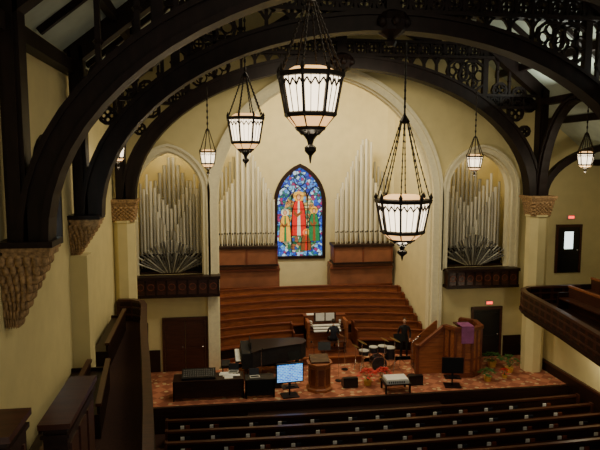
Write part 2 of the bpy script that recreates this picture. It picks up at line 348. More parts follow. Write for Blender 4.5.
def truss(Y,bars,name='roof_truss'):
    b=MB(); P=[(EX-EW*cos(pi*i/36),ZS+EH*sin(pi*i/36)) for i in range(37)]
    b.sweep(P,.38,Y-.2,Y+.2,'dark'); b.sweep(P,.12,Y-.27,Y+.27,'dark',off=-.2); b.sweep(P,.10,Y-.26,Y+.26,'dark',off=.2)
    for s in(-1,1):
        xw=EX+s*(EW+.25); 
        zt=roofz(xw)-.1
        b.box(xw-.17,xw+.17,Y-.2,Y+.2,ZS,zt,'dark'); b.box(xw-.1,xw+.1,Y-.25,Y+.25,ZS,zt,'dark')
        xa=EX+s*(EW-.1); xb=EX+s*5.3
        if bars: lace(b,min(xa,xb),max(xa,xb),10.5,10.95,Y,.36)
        if Y>12:
            for cx,cz,r in((EX+s*6.9,10.3,.3),(EX+s*6.2,11.15,.28),(EX+s*7.3,9.6,.2),(EX+s*7.45,10.6,.25),(EX+s*7.0,11.0,.28)): rosette(b,cx,cz,r,Y)
            for dx in(5.1,4.5): x=EX+s*dx; m=(ez(x)+.2+12.3)/2; rosette(b,x,m,(12.3-ez(x)-.2)/2*.9,Y)
        xr=CX+s*.05; b.beam((CX+s*8.1,Y,roofz(CX+s*8.1)-.25),(xr,Y,roofz(xr)-.25),.4,.45,'dark')
        xk=EX+s*5.6
        b.beam((xk,Y,ez(xk)),(xk,Y,roofz(xk)-.2),.2,.2,'dark')
    h=5.9; lace(b,EX-h,EX+h,12.35,12.85,Y,.4)
    n=27 if bars else 20
    for i in range(n+1):
        x=EX-6.6+13.2*i/n; z0=ez(x)+.15; z1=12.4 if abs(x-EX)<5.9 else roofz(x)-.3
        if z1-z0>.25: 
            b.box(x-.045,x+.045,Y-.06,Y+.06,z0,z1,'dark')
            x2=x+13.2/n*(1 if x<EX else -1)
            if z1>12.3: b.sweep([(x+(x2-x)*t,12.35-.30*(2*abs(t-.5))**2) for t in (0,.2,.4,.5,.6,.8,1)],.06,Y-.05,Y+.05,'dark')
            if z1-z0>.8: b.lathe([(.05,0),(.1,.06),(.05,.12)],(x,Y,z0+.25*(z1-z0)),'dark',n=6); b.lathe([(.05,0),(.1,.06),(.05,.12)],(x,Y,z0+.7*(z1-z0)),'dark',n=6)
    for s in(-1,1):
        b.sweep([(EX+s*(.2+3.6*t),12.9+3.0*(1-t)**2*.9) for t in [i/8 for i in range(9)]],.25,Y-.15,Y+.15,'dark')
    b.box(EX-.18,EX+.18,Y-.18,Y+.18,12.0,17.3,'dark')
    b.lathe([(.1,-.62),(.16,-.5),(.1,-.42),(.42,-.25),(.5,0),(.42,.2),(.2,.3)],(EX,Y,12.1),'dark',n=12)
    for i in range(8): b.ball((EX+.45*cos(i*pi/4),Y+.45*sin(i*pi/4),12.05),.13,'dark',6)
    return b.obj(name)
for Y,bars in((10.9,False),(15.8,False),(22.2,True)): truss(Y,bars)
# purlins and rafters
b=MB()
for s,d in((-1,2.2),(-1,4.6),(-1,7.0),(1,2.2),(1,4.6),(1,7.0),(1,9.4),(1,11.6)):
    x=CX+s*d; b.beam((x,3.2,roofz(x)-.12),(x,23.95,roofz(x)-.12),.18,.26,'dark')
for y in(4.5,7.6,9.3,13.3,17.9,20.0):
    for s in(-1,1):
        xe=XL+.1 if s<0 else XR-.1; b.beam((xe,y,roofz(xe)-.08),(CX,y,roofz(CX)-.08),.14,.16,'dark')
b.beam((CX,3.2,17.3),(CX,23.9,17.3),.35,.35,'dark')
for s in(-1,1):
    for ya,yb in((10.9,15.8),(15.8,22.2)):
        for a,c in((ya,1),(yb,-1)):
            pts=[]
            for i in range(9):
                t=i/8; d=7.0-2.4*sin(t*pi/2); y=a+c*2.0*(1-cos(t*pi/2)); x=CX+s*d; pts.append(Vector((x,y,roofz(x)-.3)))
            for p,q in zip(pts[:-1],pts[1:]): b.beam(p,q,.16,.16,'dark')
b.obj('ceiling_rafters')
# arcade beams and longitudinal braces on the right
b=MB(); xr=12.65
for y0 in(10.9,15.8,22.2):
    for s in(-1,1):
        if y0>22 and s>0: continue
        C=[(y0+s*(.15+2.35*(1-cos(t))),ZS+3.6*sin(t)) for t in [i*pi/24 for i in range(13)]]
        b.sweep(C,.3,xr-.16,xr+.16,'dark',axis='x'); b.sweep(C,.1,xr-.22,xr+.22,'dark',axis='x')
b.box(xr-.16,xr+.16,5,23.9,10.6,10.85,'dark')
b.sweep([(12.85+3.6*(1-cos(t)),ZS+2.0*sin(t)) for t in [i*pi/24 for i in range(13)]],.26,22.05,22.35,'dark')
b.obj('arcade_arch_brace')
b=MB(); b.box(XL,XL+.3,5,23.9,10.6,10.9,'dark'); b.obj('wall_plate_beam')
# corbels and capitals
def leafy(b,cx,cy,z,w,d,h,wall=None):
    b.box(cx-w/2,cx+w/2,cy-d/2,cy+d/2,z-.1,z,'dark' if wall else 'gold')
    b.box(cx-w*.46,cx+w*.46,cy-d*.46,cy+d*.46,z-.17,z-.1,'gold'); b.box(cx-w*.42,cx+w*.42,cy-d*.42,cy+d*.42,z-.26,z-.17,'gold')
    n=8
    for j in range(n):
        t=j/n; q=(1-t*.82) if wall else 1-t*.22; ww=w*.40*q; dd=d*.40*((1-t*.6) if wall else q)
        zz=z-.26-(h-.26)*t; dz=(h-.26)/n
        xo=(-(w*.5-ww) if wall else 0)
        b.box(cx+xo-ww,cx+xo+ww,cy-dd,cy+dd,zz-dz*1.02,zz,'gold')
        m=5
        for i in range(m):
            u=-.85+1.7*(i+.5*(j%2))/(m-.5)
            for s in(-1,1):
                b.ball((cx+xo+u*ww,cy+s*dd,zz-dz*.5),(ww*.2,.05,dz*.75),'gold',6)
            b.ball((cx+xo+ww,cy+u*dd,zz-dz*.5),(.06,dd*.2,dz*.75),'gold',6)
            if not wall: b.ball((cx+xo-ww,cy+u*dd,zz-dz*.5),(.06,dd*.2,dz*.75),'gold',6)
for y,w,h in((10.9,.9,1.5),(15.8,.78,1.05)):
    b=MB(); leafy(b,XL+w/2,y,ZS+.02,w,.75,h,wall=True); b.obj('foliage_corbel')
b=MB(); b.box(XL,XL+.42,15.5,16.1,-.9,6.1,'cream'); b.obj('wall_pilaster')
for x in(-3.3,12.65):
    b=MB(); r=.42
    b.lathe([(r*1.2,-.9),(r*1.2,-.5),(r,-.4),(r,6.25),(r*1.1,6.28),(r*1.1,6.35)],(x,22.2,0),'cream',n=8,rot=pi/8)
    b.obj('nave_column'); b=MB(); leafy(b,x,22.2,ZS,1.1,1.0,.8); b.obj('column_capital')
b=MB(); x=12.65; b.lathe([(.42,-.9),(.42,6.4)],(x,15.8,0),'cream',n=8,rot=pi/8); b.obj('nave_column')
b=MB(); leafy(b,x,15.8,ZS,1.05,1.0,.8); b.obj('column_capital')
# ------------------------------------------------------------------ galleries
LP=[(-3.5,21.7),(-3.0,21.65),(-2.65,21.35),(-2.5,20.8),(-2.2,18),(-1.8,15),(-1.42,12),(-1.15,9.5),(-1.0,7)]
RP=[(17.0,21.7),(12.6,21.7),(12.1,21.65),(11.7,21.35),(11.5,20.8),(11.2,18),(10.75,15),(10.35,12),(10.05,9.5),(9.9,7)]
def dens(P,step):
    out=[]; 
    for a,c in zip(P[:-1],P[1:]):
        L=math.dist(a,c); n=max(1,round(L/step))
        out+=[(a[0]+(c[0]-a[0])*i/n,a[1]+(c[1]-a[1])*i/n) for i in range(n)]
    return out+[P[-1]]
for P,nm in((LP,'balcony_parapet'),(RP,'balcony_parapet')):
    b=MB(); b.strip(P,-.05,.05,2.8,3.5,'woodd'); b.strip(P,-.10,.10,3.47,3.56,'wood'); b.strip(P,-.12,.12,2.74,2.86,'woodd'); b.strip(P,-.08,.08,3.25,3.31,'wood'); b.strip(P,-.09,.09,2.98,3.03,'wood')
    for q in dens(P,.5): b.box(q[0]-.06,q[0]+.06,q[1]-.07,q[1]+.07,2.84,3.5,'wood')
    b.obj(nm)
b=MB(); b.plate([(XL,7),(XL,21.6)]+LP[1:],[],2.62,2.78,'aisle',axis='z'); b.obj('balcony_floor')
b=MB(); b.plate([(17,7)]+[(17,21.6)]+RP[1:],[],2.62,2.78,'aisle',axis='z')
for i in range(5): b.box(12.3+.9*i,17,8,21.5,2.78,2.9+.28*i,'woodd')
b.obj('balcony_floor')
def pewY(x,y0,y1,z,face,k='wood',dx=0,h=.85):   # pew running along Y
    b=MB(); 
    def seg(a0,a1,z0,z1,kk):
        b.add([(x+a0+d,y,zz) for y,d in((y0,0),(y1,dx)) for zz in(z0,z1)]+[(x+a1+d,y,zz) for y,d in((y0,0),(y1,dx)) for zz in(z0,z1)],[(0,1,3,2),(4,6,7,5),(0,4,5,1),(2,3,7,6),(0,2,6,4),(1,5,7,3)],kk)
    seg(-.03,.03,z,z+h,k); seg(-.06,.06,z+h-.02,z+h+.05,'choir' if k=='wood' else 'wood')
    a,c=sorted((0,-face*.42)); seg(a,c,z+.4,z+.45,k)
    for y,d in((y0,0),(y1,dx)): b.box(x+a+d-.02,x+c+d+.02,y-.03,y+.03,z,z+h*.75,'woodd')
    return b.obj('gallery_pew')
for y0,y1,x,dx in((9.6,11.8,-3.0,-.05),(12.3,15.2,-2.45,-.3),(16.5,20.4,-3.0,-.1),(12.3,15.2,-3.1,-.1)): pewY(x,y0,y1,2.78,1,'woodd',dx,.7)
for i in range(5):
    for y0,y1 in((9,15),(16.5,20.6)): pewY(12.95+.9*i+.2,y0,y1,2.9+.28*i,1)
b=MB(); b.box(13.2,13.4,7,24,-.9,2.6,'cream'); b.box(13.12,13.2,7,24,-.9,.35,'woodd'); b.box(13.1,13.2,7,24,.33,.42,'wood'); b.obj('wall_under_balcony')
def partition(x0,x1,y0,y1,z0,z1):
    b=MB(); b.box(x0,x1,y0,y1,z0,z1-.07,'woodd'); b.box(x0-.05,x1+.05,y0-.05,y1+.05,z1-.07,z1,'wood'); b.box(x0-.03,x1+.03,y0-.03,y1+.03,z1-.2,z1-.15,'woodd')
    b.box(x0+.08,x1-.08,y0-.025,y0,z0+.3,z1-.35,'wood')
    m=3
    for i in range(m):
        a=y0+.1+(y1-y0-.1)*i/m; b.box(x1,x1+.025,a,a+(y1-y0-.1)/m-.12,z0+.3,z1-.32,'wood')
    b.obj('gallery_partition_panel')
partition(-2.17,-1.88,7.5,9.1,2.78,5.25)
partition(-2.95,-2.05,5.9,6.5,2.78,5.85)
b=MB(); b.box(XL,-.9,5.3,7.0,2.5,2.78,'aisle'); b.obj('balcony_landing')
# ------------------------------------------------------------------ doors
def door(name,x0,x1,z0,z1,y,k='case',leaves=1,glass=False):
    b=MB(); b.box(x0-.1,x0,y-.08,y,z0,z1+.1,'wood'); b.box(x1,x1+.1,y-.08,y,z0,z1+.1,'wood'); b.box(x0-.1,x1+.1,y-.09,y,z1,z1+.12,'wood')
    w=(x1-x0)/leaves
    for i in range(leaves):
        a=x0+w*i; b.box(a+.01,a+w-.01,y-.05,y-.005,z0,z1,k)
        if glass: b.box(a+.3,a+w-.3,y-.06,y-.05,z0+1.05,z1-.2,'pane')
        else: b.box(a+.12,a+w-.12,y-.065,y-.05,z0+1.1,z1-.15,k)
        b.box(a+.12,a+w-.12,y-.065,y-.05,z0+.15,z0+.95,k); b.ball((a+w-.1,y-.09,z0+1),.035,'chrome',6)
    return b.obj(name)
door('door_1',-2.1,-.5,0.0,2.1,YW,'wood',2)
door('door_2',10.9,12.1,0.0,2.1,YW,'black',1)
door('door_3',14.65,15.65,3.6,5.6,YW,'black',1,True)
for x,z in((11.6,2.3),(15.2,5.95)):
    b=MB(); b.box(x-.16,x+.16,YW-.08,YW,z,z+.17,'grey'); b.box(x-.13,x+.13,YW-.09,YW-.08,z+.03,z+.14,'exit'); b.obj('exit_sign')
b=MB(); b.box(9.3,10.7,YW-.06,YW,0,.9,'woodd'); b.box(12.3,13.1,YW-.06,YW,0,.9,'woodd'); b.box(-3.6,-2.3,YW-.06,YW,0,.9,'woodd'); b.obj('trim_2')
# ------------------------------------------------------------------ lanterns
def lantern(x,y,zr,R,H,zh,ztop,zf,n=8,nm='hanging_lantern'):
    b=MB(); zb=zr-H; rb=R*.76
    b.lathe([(.03*R,.0),(.16*R,.02),(.2*R,.1*R),(.1*R,.25*R),(.04*R,.35*R)],(x,y,zh),'iron',n=8)
    b.cyl((x,y,zh),(x,y,ztop),.022*max(R,.5)*1.5,.022*max(R,.5)*1.5,'iron',n=6)
    m=int((ztop-zh)/(.22)); 
    for i in range(m): b.ball((x,y,zh+.25+(ztop-zh-.25)*i/max(1,m)),(.035,.035,.07),'iron',6)
    A=[2*pi*(i+.5)/n for i in range(n)]
    for a in A:
        q0=Vector((x+.15*R*cos(a),y+.15*R*sin(a),zh+.05)); q1=Vector((x+R*.96*cos(a),y+R*.96*sin(a),zr))
        b.cyl(q0,q1,.010+.006*R,.010+.006*R,'iron',n=5)
        for j in range(1,12): b.ball(q0.lerp(q1,j/12),(.014+.012*R,.014+.012*R,.03+.02*R),'iron',5)
        b.beam((x+R*cos(a),y+R*sin(a),zr),(x+rb*cos(a),y+rb*sin(a),zb),.06*R+.01,.06*R+.01,'iron')
        b.lathe([(.05*R,0),(.08*R,.06*R),(.01*R,.22*R)],(x+R*cos(a),y+R*sin(a),zr),'iron',n=5)
    rot=pi/n
    def fr(p,k): b.lathe(p,(x,y,0),k,n=n,rot=rot)
    fr([(R*.95,zr-.12*H),(rb*.96,zb+.05*H)],'glow')
    fr([(R*.9,zr-.14*H),(R*1.04,zr-.12*H),(R*1.07,zr-.02*H),(R*.98,zr),(R*.5,zr+.02*H)],'iron')
    fr([(R*.8,zr+.01*H),(R*.55,zr+.12*H)],'glowlo')
    for i in range(n):    # tracery on each face
        a0,a1=A[i],A[(i+1)%n]
        p0=Vector((x+R*cos(a0),y+R*sin(a0),zr-.13*H)); p1=Vector((x+R*cos(a1),y+R*sin(a1),zr-.13*H))
        for u in(.33,.67):
            t=p0.lerp(p1,u); bt=Vector((x+(t.x-x)*rb/R,y+(t.y-y)*rb/R,zb)); b.beam(t,bt,.022*R,.022*R,'iron')
        q=lambda u,z:( (lambda t,f:(x+(t.x-x)*f,y+(t.y-y)*f,z))(p0.lerp(p1,u),1+(rb/R-1)*(zr-z)/H) )
        for u in(.0,.333,.667):
            b.beam(q(u,zr-.34*H),q(u+.166,zr-.18*H),.04*R,.04*R,'iron'); b.beam(q(u+.166,zr-.18*H),q(u+.333,zr-.34*H),.04*R,.04*R,'iron')
    fr([(rb*1.0,zb-.04*H),(rb*1.08,zb),(rb*1.08,zb+.05*H),(rb,zb+.08*H)],'iron')
    d=zb-zf
    fr([(rb*.96,zb-.03*H),(rb*.62,zb-.25*d)],'glowlo')
    fr([(rb*.5,zb-.2*d),(rb*.66,zb-.22*d),(rb*.6,zb-.3*d),(rb*.34,zb-.38*d),(rb*.16,zb-.5*d),(rb*.1,zb-.6*d),(rb*.24,zb-.66*d),(rb*.24,zb-.74*d),(rb*.07,zb-.84*d),(.01,zf)],'iron')
    for a in A: b.cyl((x+rb*cos(a),y+rb*sin(a),zb),(x+rb*.35*cos(a),y+rb*.35*sin(a),zb-.4*d),.03*R,.02*R,'iron',n=5)
    b.obj(nm)
lantern(1.58,10.0,9.93,.55,.70,11.0,13.5,8.44)
lantern(.80,16.0,9.62,.5,.68,10.6,13.3,8.30)
lantern(5.03,15.7,7.45,.74,.92,9.45,11.6,5.75)
lantern(-.25,21.3,8.8,.3,.44,9.5,11.0,7.9)
lantern(9.55,21.3,8.65,.3,.44,9.3,11.2,7.85)
lantern(13.15,20.0,8.75,.3,.44,9.4,10.8,8.0)
lantern(-2.78,18.0,8.95,.24,.40,9.5,10.6,8.2)
# ------------------------------------------------------------------ nave pews
def navepew(Yc,x0,x1,z=-.9):
    b=MB(); P=[(x0+(x1-x0)*i/16,Yc+.004*((x0+(x1-x0)*i/16)-CX)**2) for i in range(17)]
    b.strip(P,-.03,.03,z+.1,z+.86,'woodd'); b.strip(P,-.07,.06,z+.84,z+.91,'wood'); b.strip(P,.03,.45,z+.4,z+.45,'wood'); b.strip(P,-.12,-.03,z+.5,z+.53,'wood'); b.strip(P,-.12,-.10,z+.5,z+.62,'wood')
    for e in(P[0],P[-1]): 
        b.plate([(e[1]-.14,z),(e[1]+.5,z),(e[1]+.5,z+.6),(e[1]+.1,z+.7),(e[1]+.05,z+.95),(e[1]-.14,z+.95)],[],e[0]-.035,e[0]+.035,'wood',axis='x')
    for q in P[2:-1:2]: b.box(q[0]-.02,q[0]+.02,q[1]-.05,q[1]+.3,z,z+.5,'woodd')
    xx=x0+.5
    while xx<x1-.4:
        y=Yc+.004*(xx-CX)**2
        b.box(xx-.06,xx+.06,y-.10,y-.06,z+.54,z+.72,'white')
        b.box(xx+.1,xx+.24,y-.10,y-.05,z+.54,z+.72,random.choice(['navy','case']))
        xx+=random.choice((.95,1.1,1.3))
    b.obj('church_pew')
for i,Yc in enumerate((19.15,18.35,17.55,16.75,15.95,15.15,14.35)): 
    navepew(Yc,-1.7+.05*i,12.9)
# ------------------------------------------------------------------ furniture
b=MB(); out=[(0,0),(1.5,0),(1.5,.35)]+[(1.5-.75*(t**.6)*1.0,.35+1.75*t) for t in [i/8 for i in range(1,9)]]+[(.45,2.3),(.12,2.25),(0,2.0)]
b.plate(out,[],.45,.98,'blackm',axis='z'); b.plate([(x*1.02-.01,y*1.01+.3 if y<.1 else y*1.01) for x,y in out],[],.98,1.02,'black',axis='z')
b.box(0,1.5,-.02,.0,.62,.8,'black'); b.box(.08,1.42,-.22,.02,.66,.70,'black'); b.box(.1,1.4,-.2,-.04,.70,.72,'white'); b.box(.35,1.15,.3,.33,1.02,1.25,'black')
for p in((.15,.15),(1.35,.15),(.4,2.0)): b.cyl((p[0],p[1],0),(p[0],p[1],.5),.05,.08,'black')
b.xf(0,(.9,24.05,0),-pi/2,1.15); b.obj('grand_piano')
b=MB(); b.box(-.35,.35,-.17,.17,.44,.52,'blackm')
for a in(-.3,.3):
    for c in(-.13,.13): b.cyl((a,c,0),(a,c,.44),.02,.025,'black',n=6)
b.xf(0,(.3,23.2,0),pi/2); b.obj('piano_bench')
# organ console
b=MB(); b.box(-.9,.9,0,.75,0,.75,'choir'); b.box(-.9,-.78,-.35,.75,0,1.2,'choir'); b.box(.78,.9,-.35,.75,0,1.2,'choir'); b.box(-.9,.9,.45,.75,.75,1.25,'choir'); b.box(-.95,.95,.4,.8,1.25,1.3,'case')
for i in range(3): b.box(-.6,.6,-.3+.17*i,-.12+.17*i,.74+.08*i,.78+.08*i,'white'); b.box(-.78,.78,-.1+.17*i,.45,.70+.08*i,.77+.08*i,'wood')
for s in(-1,1):
    for i in range(4):
        for j in range(3): b.cyl((s*(.65+.05*(i%2)),.2+.07*i,.9+.09*j),(s*.62,.1+.07*i,.9+.09*j),.018,.018,'white',n=6)
b.box(-.5,.5,.4,.44,1.0,1.42,'wood'); b.box(-.42,-.03,.36,.4,1.06,1.4,'white'); b.box(.03,.42,.36,.4,1.06,1.4,'white'); b.box(-.8,-.35,.45,.7,1.3,1.33,'white')
b.xf(0,(4.75,25.4,.3),0); b.obj('organ_console')
b=MB(); b.box(3.5,6.0,23.95,26.3,0,.3,'case'); b.box(3.45,6.05,23.9,24.0,.25,.31,'choir'); b.obj('organ_podium')
b=MB(); b.box(-.55,.55,-.16,.16,.44,.49,'wood'); b.box(-.52,-.46,-.15,.15,0,.44,'wood'); b.box(.46,.52,-.15,.15,0,.44,'wood'); b.box(-.5,.5,-.02,.02,.1,.2,'wood'); b.xf(0,(4.9,24.55,.3)); b.obj('organ_bench')
# lectern
b=MB(); b.lathe([(.50,0),(.50,.1),(.42,.14),(.42,.95),(.5,1.0),(.5,1.06)],(0,0,0),'choir',n=8,rot=pi/8)
for i in range(8):
    a=i*pi/4; c=.39
    p=Vector((c*cos(a),c*sin(a),0))
    b.beam(p+Vector((0,0,.25)),p+Vector((0,0,.85)),.2,.03,'case',up=(cos(a),sin(a),0))
b.add([(-.35,-.25,1.06),(.35,-.25,1.06),(.35,.3,1.06),(-.35,.3,1.06),(-.35,-.25,1.12),(.35,-.25,1.12),(.35,.3,1.25),(-.35,.3,1.25)],[(0,1,2,3),(4,5,6,7),(0,1,5,4),(1,2,6,5),(2,3,7,6),(3,0,4,7)],'wood')
b.xf(0,(3.72,21.3,0)); b.obj('wooden_lectern')
# big pulpit with stair
b=MB()
P=[(0,.0),(0.25,-.45),(.85,-.55),(1.3,-.2),(1.35,.5),(.9,.9)]
b.strip(P,-.04,.04,0,1.75,'choir'); b.strip(P,-.1,.1,1.72,1.84,'case'); b.strip(P,-.08,.08,0,.18,'case'); b.strip(P,-.07,.07,.62,.7,'case')
for q in dens(P,.33): b.box(q[0]-.04,q[0]+.04,q[1]-.08,q[1]+.08,.1,1.75,'case')
b.plate([(0,0),(.25,-.4),(.85,-.5),(1.25,-.2),(1.3,.5),(.9,.85),(0,.85)],[],.6,.68,'wood',axis='z')
b.plate([(-1.0,0),(0,0),(0,1.75),(-.05,1.75),(-1.0,.95)],[],-.05,.02,'choir'); b.sweep([(-1.02,.97),(-.02,1.78)],.1,-.1,.07,'case')
b.box(-1.08,-.96,-.1,.1,0,1.1,'case')
for i in range(5): b.box(-1.0+.2*i,-.8+.2*i,.02,.85,0,.12+.12*i,'wood')
b.plate([(-1.0,0),(0,0),(0,1.75),(-.05,1.75),(-1.0,.95)],[],.85,.9,'choir')
b.box(.35,.9,-.35,.1,1.84,1.9,'wood'); b.box(.42,.86,-.68,-.62,1.3,1.92,'purple'); b.box(.42,.86,-.68,-.1,1.9,1.93,'purple')
b.xf(0,(8.95,22.3,0),-.05,1.08); b.obj('wooden_pulpit')
# drum kit
b=MB()
b.cyl((0,-.22,.3),(0,.2,.3),.28,.28,'drum',n=20); b.cyl((0,-.23,.3),(0,-.2,.3),.3,.3,'chrome',n=20); b.cyl((0,-.24,.3),(0,-.225,.3),.27,.27,'drum',n=20)
for x,y,z,r,h in((-.17,.0,.68,.15,.2),(.17,.0,.68,.16,.22),(.5,.25,.35,.21,.4),(-.45,.3,.52,.18,.14)):
    b.cyl((x,y,z),(x,y,z+h),r,r,'drum',n=16); b.cyl((x,y,z+h),(x,y,z+h+.02),r+.01,r+.01,'grey',n=16); b.cyl((x,y,z-.005),(x,y,z+.02),r+.012,r+.012,'chrome',n=16)
    b.cyl((x,y,0 if z<.6 else .5),(x,y,z),.015,.015,'chrome',n=6)
for x,y,z,r in((-.6,-.05,1.1,.2),(.6,-.1,1.15,.22),(-.75,.3,.85,.16),(.15,-.35,1.25,.17)):
    b.cyl((x,y,z),(x+.01,y,z+.02),r,.03,'brass',n=18); b.cyl((x,y,0.15),(x,y,z+.05),.012,.012,'chrome',n=6)
    for a in range(3): b.cyl((x,y,.35),(x+.22*cos(a*2.1),y+.22*sin(a*2.1),0.01),.01,.01,'chrome',n=5)
b.cyl((-.1,.75,.45),(-.1,.75,.53),.17,.17,'blackm',n=14); b.cyl((-.1,.75,0),(-.1,.75,.45),.03,.03,'chrome',n=6)
b.xf(0,(6.4,22.9,0),0,1.12); b.obj('drum_kit')
# displays
def display(name,x,y,z,w,h,rz,k,stand):
    b=MB(); b.box(-w/2,w/2,-.03,.03,0,h,'black'); b.box(-w/2+.04,w/2-.04,-.036,-.03,.04,h-.04,k); b.box(-.04,.04,0,.06,-.12,.1,'black'); b.box(-.16,.16,-.1,.12,-.14,-.11,'black')
    if stand: b.cyl((0,.02,-.14),(0,.02,-stand),.03,.03,'black',n=8); b.box(-.3,.3,-.25,.25,-stand,-stand+.04,'black'); b.box(-.3,.3,-.2,.2,-.17,-.14,'black')
    b.xf(0,(0,0,0),rz)
    b.v=[(p[0]+x,p[1]+y,p[2]+z) for p in b.v]; b.obj(name,origin=(x,y,z))
display('flat_screen_monitor',2.55,20.8,.5,1.02,.72,.12,'screen',.5)
display('flat_screen_monitor',8.75,20.9,.5,.8,.6,-.2,'black',.5)
def desk(x0,x1,y0,y1,z,zt,k='woodd'):
    b=MB(); b.box(x0,x1,y0,y1,zt-.05,zt,k); b.box(x0,x0+.05,y0,y1,z,zt-.05,k); b.box(x1-.05,x1,y0,y1,z,zt-.05,k); b.box(x0,x1,y0,y0+.04,z+.1,zt-.05,k); return b.obj('equipment_desk')
desk(-1.6,.9,20.8,21.6,0,.72); desk(.95,2.0,20.7,21.3,0,.7,'black')
b=MB(); b.add([(-1.3,20.9,.72),(-.1,20.9,.72),(-.1,21.5,.72),(-1.3,21.5,.72),(-1.3,20.9,.8),(-.1,20.9,.8),(-.1,21.5,.95),(-1.3,21.5,.95)],[(0,1,2,3),(4,5,6,7),(0,1,5,4),(1,2,6,5),(2,3,7,6),(3,0,4,7)],'black')
for i in range(14):
    for j in range(4): b.ball((-1.22+.08*i,21.0+.12*j,.84+.03*j),.018,'grey',5)
b.obj('mixing_console')
b=MB()
for i in range(9):
    x=random.uniform(-.05,.5); y=random.uniform(20.82,21.3); z=.722+.005*i
    b.box(x,x+.3,y,y+.2,z,z+.004,'white')
b.obj('loose_sheets')
def laptop(x,y,z,rz):
    b=MB(); b.box(-.18,.18,-.12,.12,0,.02,'grey'); b.plate([(.12,0.01),(.14,.01),(.22,.25),(.2,.25)],[],-.18,.18,'black',axis='x'); b.box(-.15,.15,-.08,.06,.02,.023,'black'); b.xf(0,(x,y,z),rz); b.obj('laptop_computer')
laptop(1.3,21.0,.7,.1); laptop(.55,21.45,.77,-.1)
b=MB(); b.box(-.42,.42,-.3,.3,0,.12,'grey'); b.box(-.4,.4,-.28,.28,.12,.16,'white'); b.cyl((-.15,.3,.08),(-.15,.36,.08),.06,.06,'black',n=12)
for i in range(8): b.box(-.35+.08*i,-.31+.08*i,-.31,-.3,.03,.1,'blackm')
b.box(-.5,.5,-.35,.35,-.04,0,'woodd')
for x in(-.45,.45):
    for y in(-.3,.3): b.box(x-.03,x+.03,y-.03,y+.03,-.35,-.04,'woodd')
b.xf(0,(6.5,20.78,.35)); b.obj('projector_on_table')
def mstand(x,y,z=0,rz=0):
    b=MB(); b.cyl((0,0,.05),(0,0,1.0),.014,.014,'black',n=6)
    for a in range(3): b.cyl((0,0,.25),(.25*cos(a*2.1),.25*sin(a*2.1),.01),.01,.01,'black',n=5)
    b.add([(-.25,-.02,.95),(.25,-.02,.95),(.25,.14,1.25),(-.25,.14,1.25),(-.25,0,.94),(.25,0,.94),(.25,.16,1.24),(-.25,.16,1.24)],[(0,1,2,3),(4,5,6,7),(0,1,5,4),(1,2,6,5),(2,3,7,6),(3,0,4,7)],'black')
    b.xf(0,(x,y,z),rz); b.obj('music_stand')
for p in((4.2,22.9),(7.55,23.6),(2.9,21.9)): mstand(*p,rz=random.uniform(-.5,.5))
def mic(x,y,z=0):
    b=MB(); b.cyl((0,0,.02),(0,0,1.35),.011,.011,'chrome',n=6); b.cyl((0,0,0),(0,0,.025),.14,.14,'black',n=14); b.cyl((0,0,1.35),(.3,-.1,1.55),.009,.009,'chrome',n=6); b.ball((.32,-.1,1.56),.04,'black',6)
    b.xf(0,(x,y,z),random.uniform(0,6)); b.obj('microphone_stand')
for p in((3.7,22.4),(4.6,22.0),(5.1,23.2),(7.6,22.2),(1.6,21.8)): mic(*p)
for x,y in((4.9,21.4),(7.4,21.3),(2.1,21.75)):
    b=MB(); b.plate([(-.2,0),(.22,0),(.22,.2),(-.02,.38),(-.2,.38)],[],-.28,.28,'black',axis='x'); b.xf(0,(x,y,0)); b.obj('stage_monitor_speaker')
def plant(name,x,y,z,col,R,H,n=46):
    b=MB(); b.lathe([(R*.32,0),(R*.42,R*.5),(R*.45,R*.52)],(0,0,0),'terra',n=10)
    for i in range(9): a=i*.7; b.cyl((0,0,R*.45),(R*.5*cos(a),R*.5*sin(a),H*.7),.008,.006,'green',n=4)
    for i in range(n):
        a=random.uniform(0,2*pi); t=random.uniform(.05,1); rr=R*t; zz=R*.5+(H-R*.5)*(1-.55*t*t)*random.uniform(.75,1)
        c=Vector((rr*cos(a),rr*sin(a),zz)); d=Vector((cos(a),sin(a),random.uniform(-.4,.5))).normalized(); s=Vector((-sin(a),cos(a),0)); L=R*.42
        k=col if zz>H*.45 else 'green'
        b.add([c-d*L*.4,c+s*L*.28+Vector((0,0,.01)),c+d*L*.6,c-s*L*.28+Vector((0,0,.01))],[(0,1,2,3)],k)
    b.xf(0,(x,y,z)); b.obj(name)
plant('potted_poinsettia',5.6,21.4,0,'red',.38,.66,90); plant('potted_poinsettia',6.25,21.6,0,'red',.34,.6,90)
plant('potted_fern',11.2,22.7,0,'green',.45,.6,70); plant('potted_fern',11.6,22.0,0,'green',.4,.7,70); plant('potted_fern',10.3,21.2,0,'green',.35,.5,60)
plant('potted_poinsettia',11.1,21.4,0,'red',.25,.4)
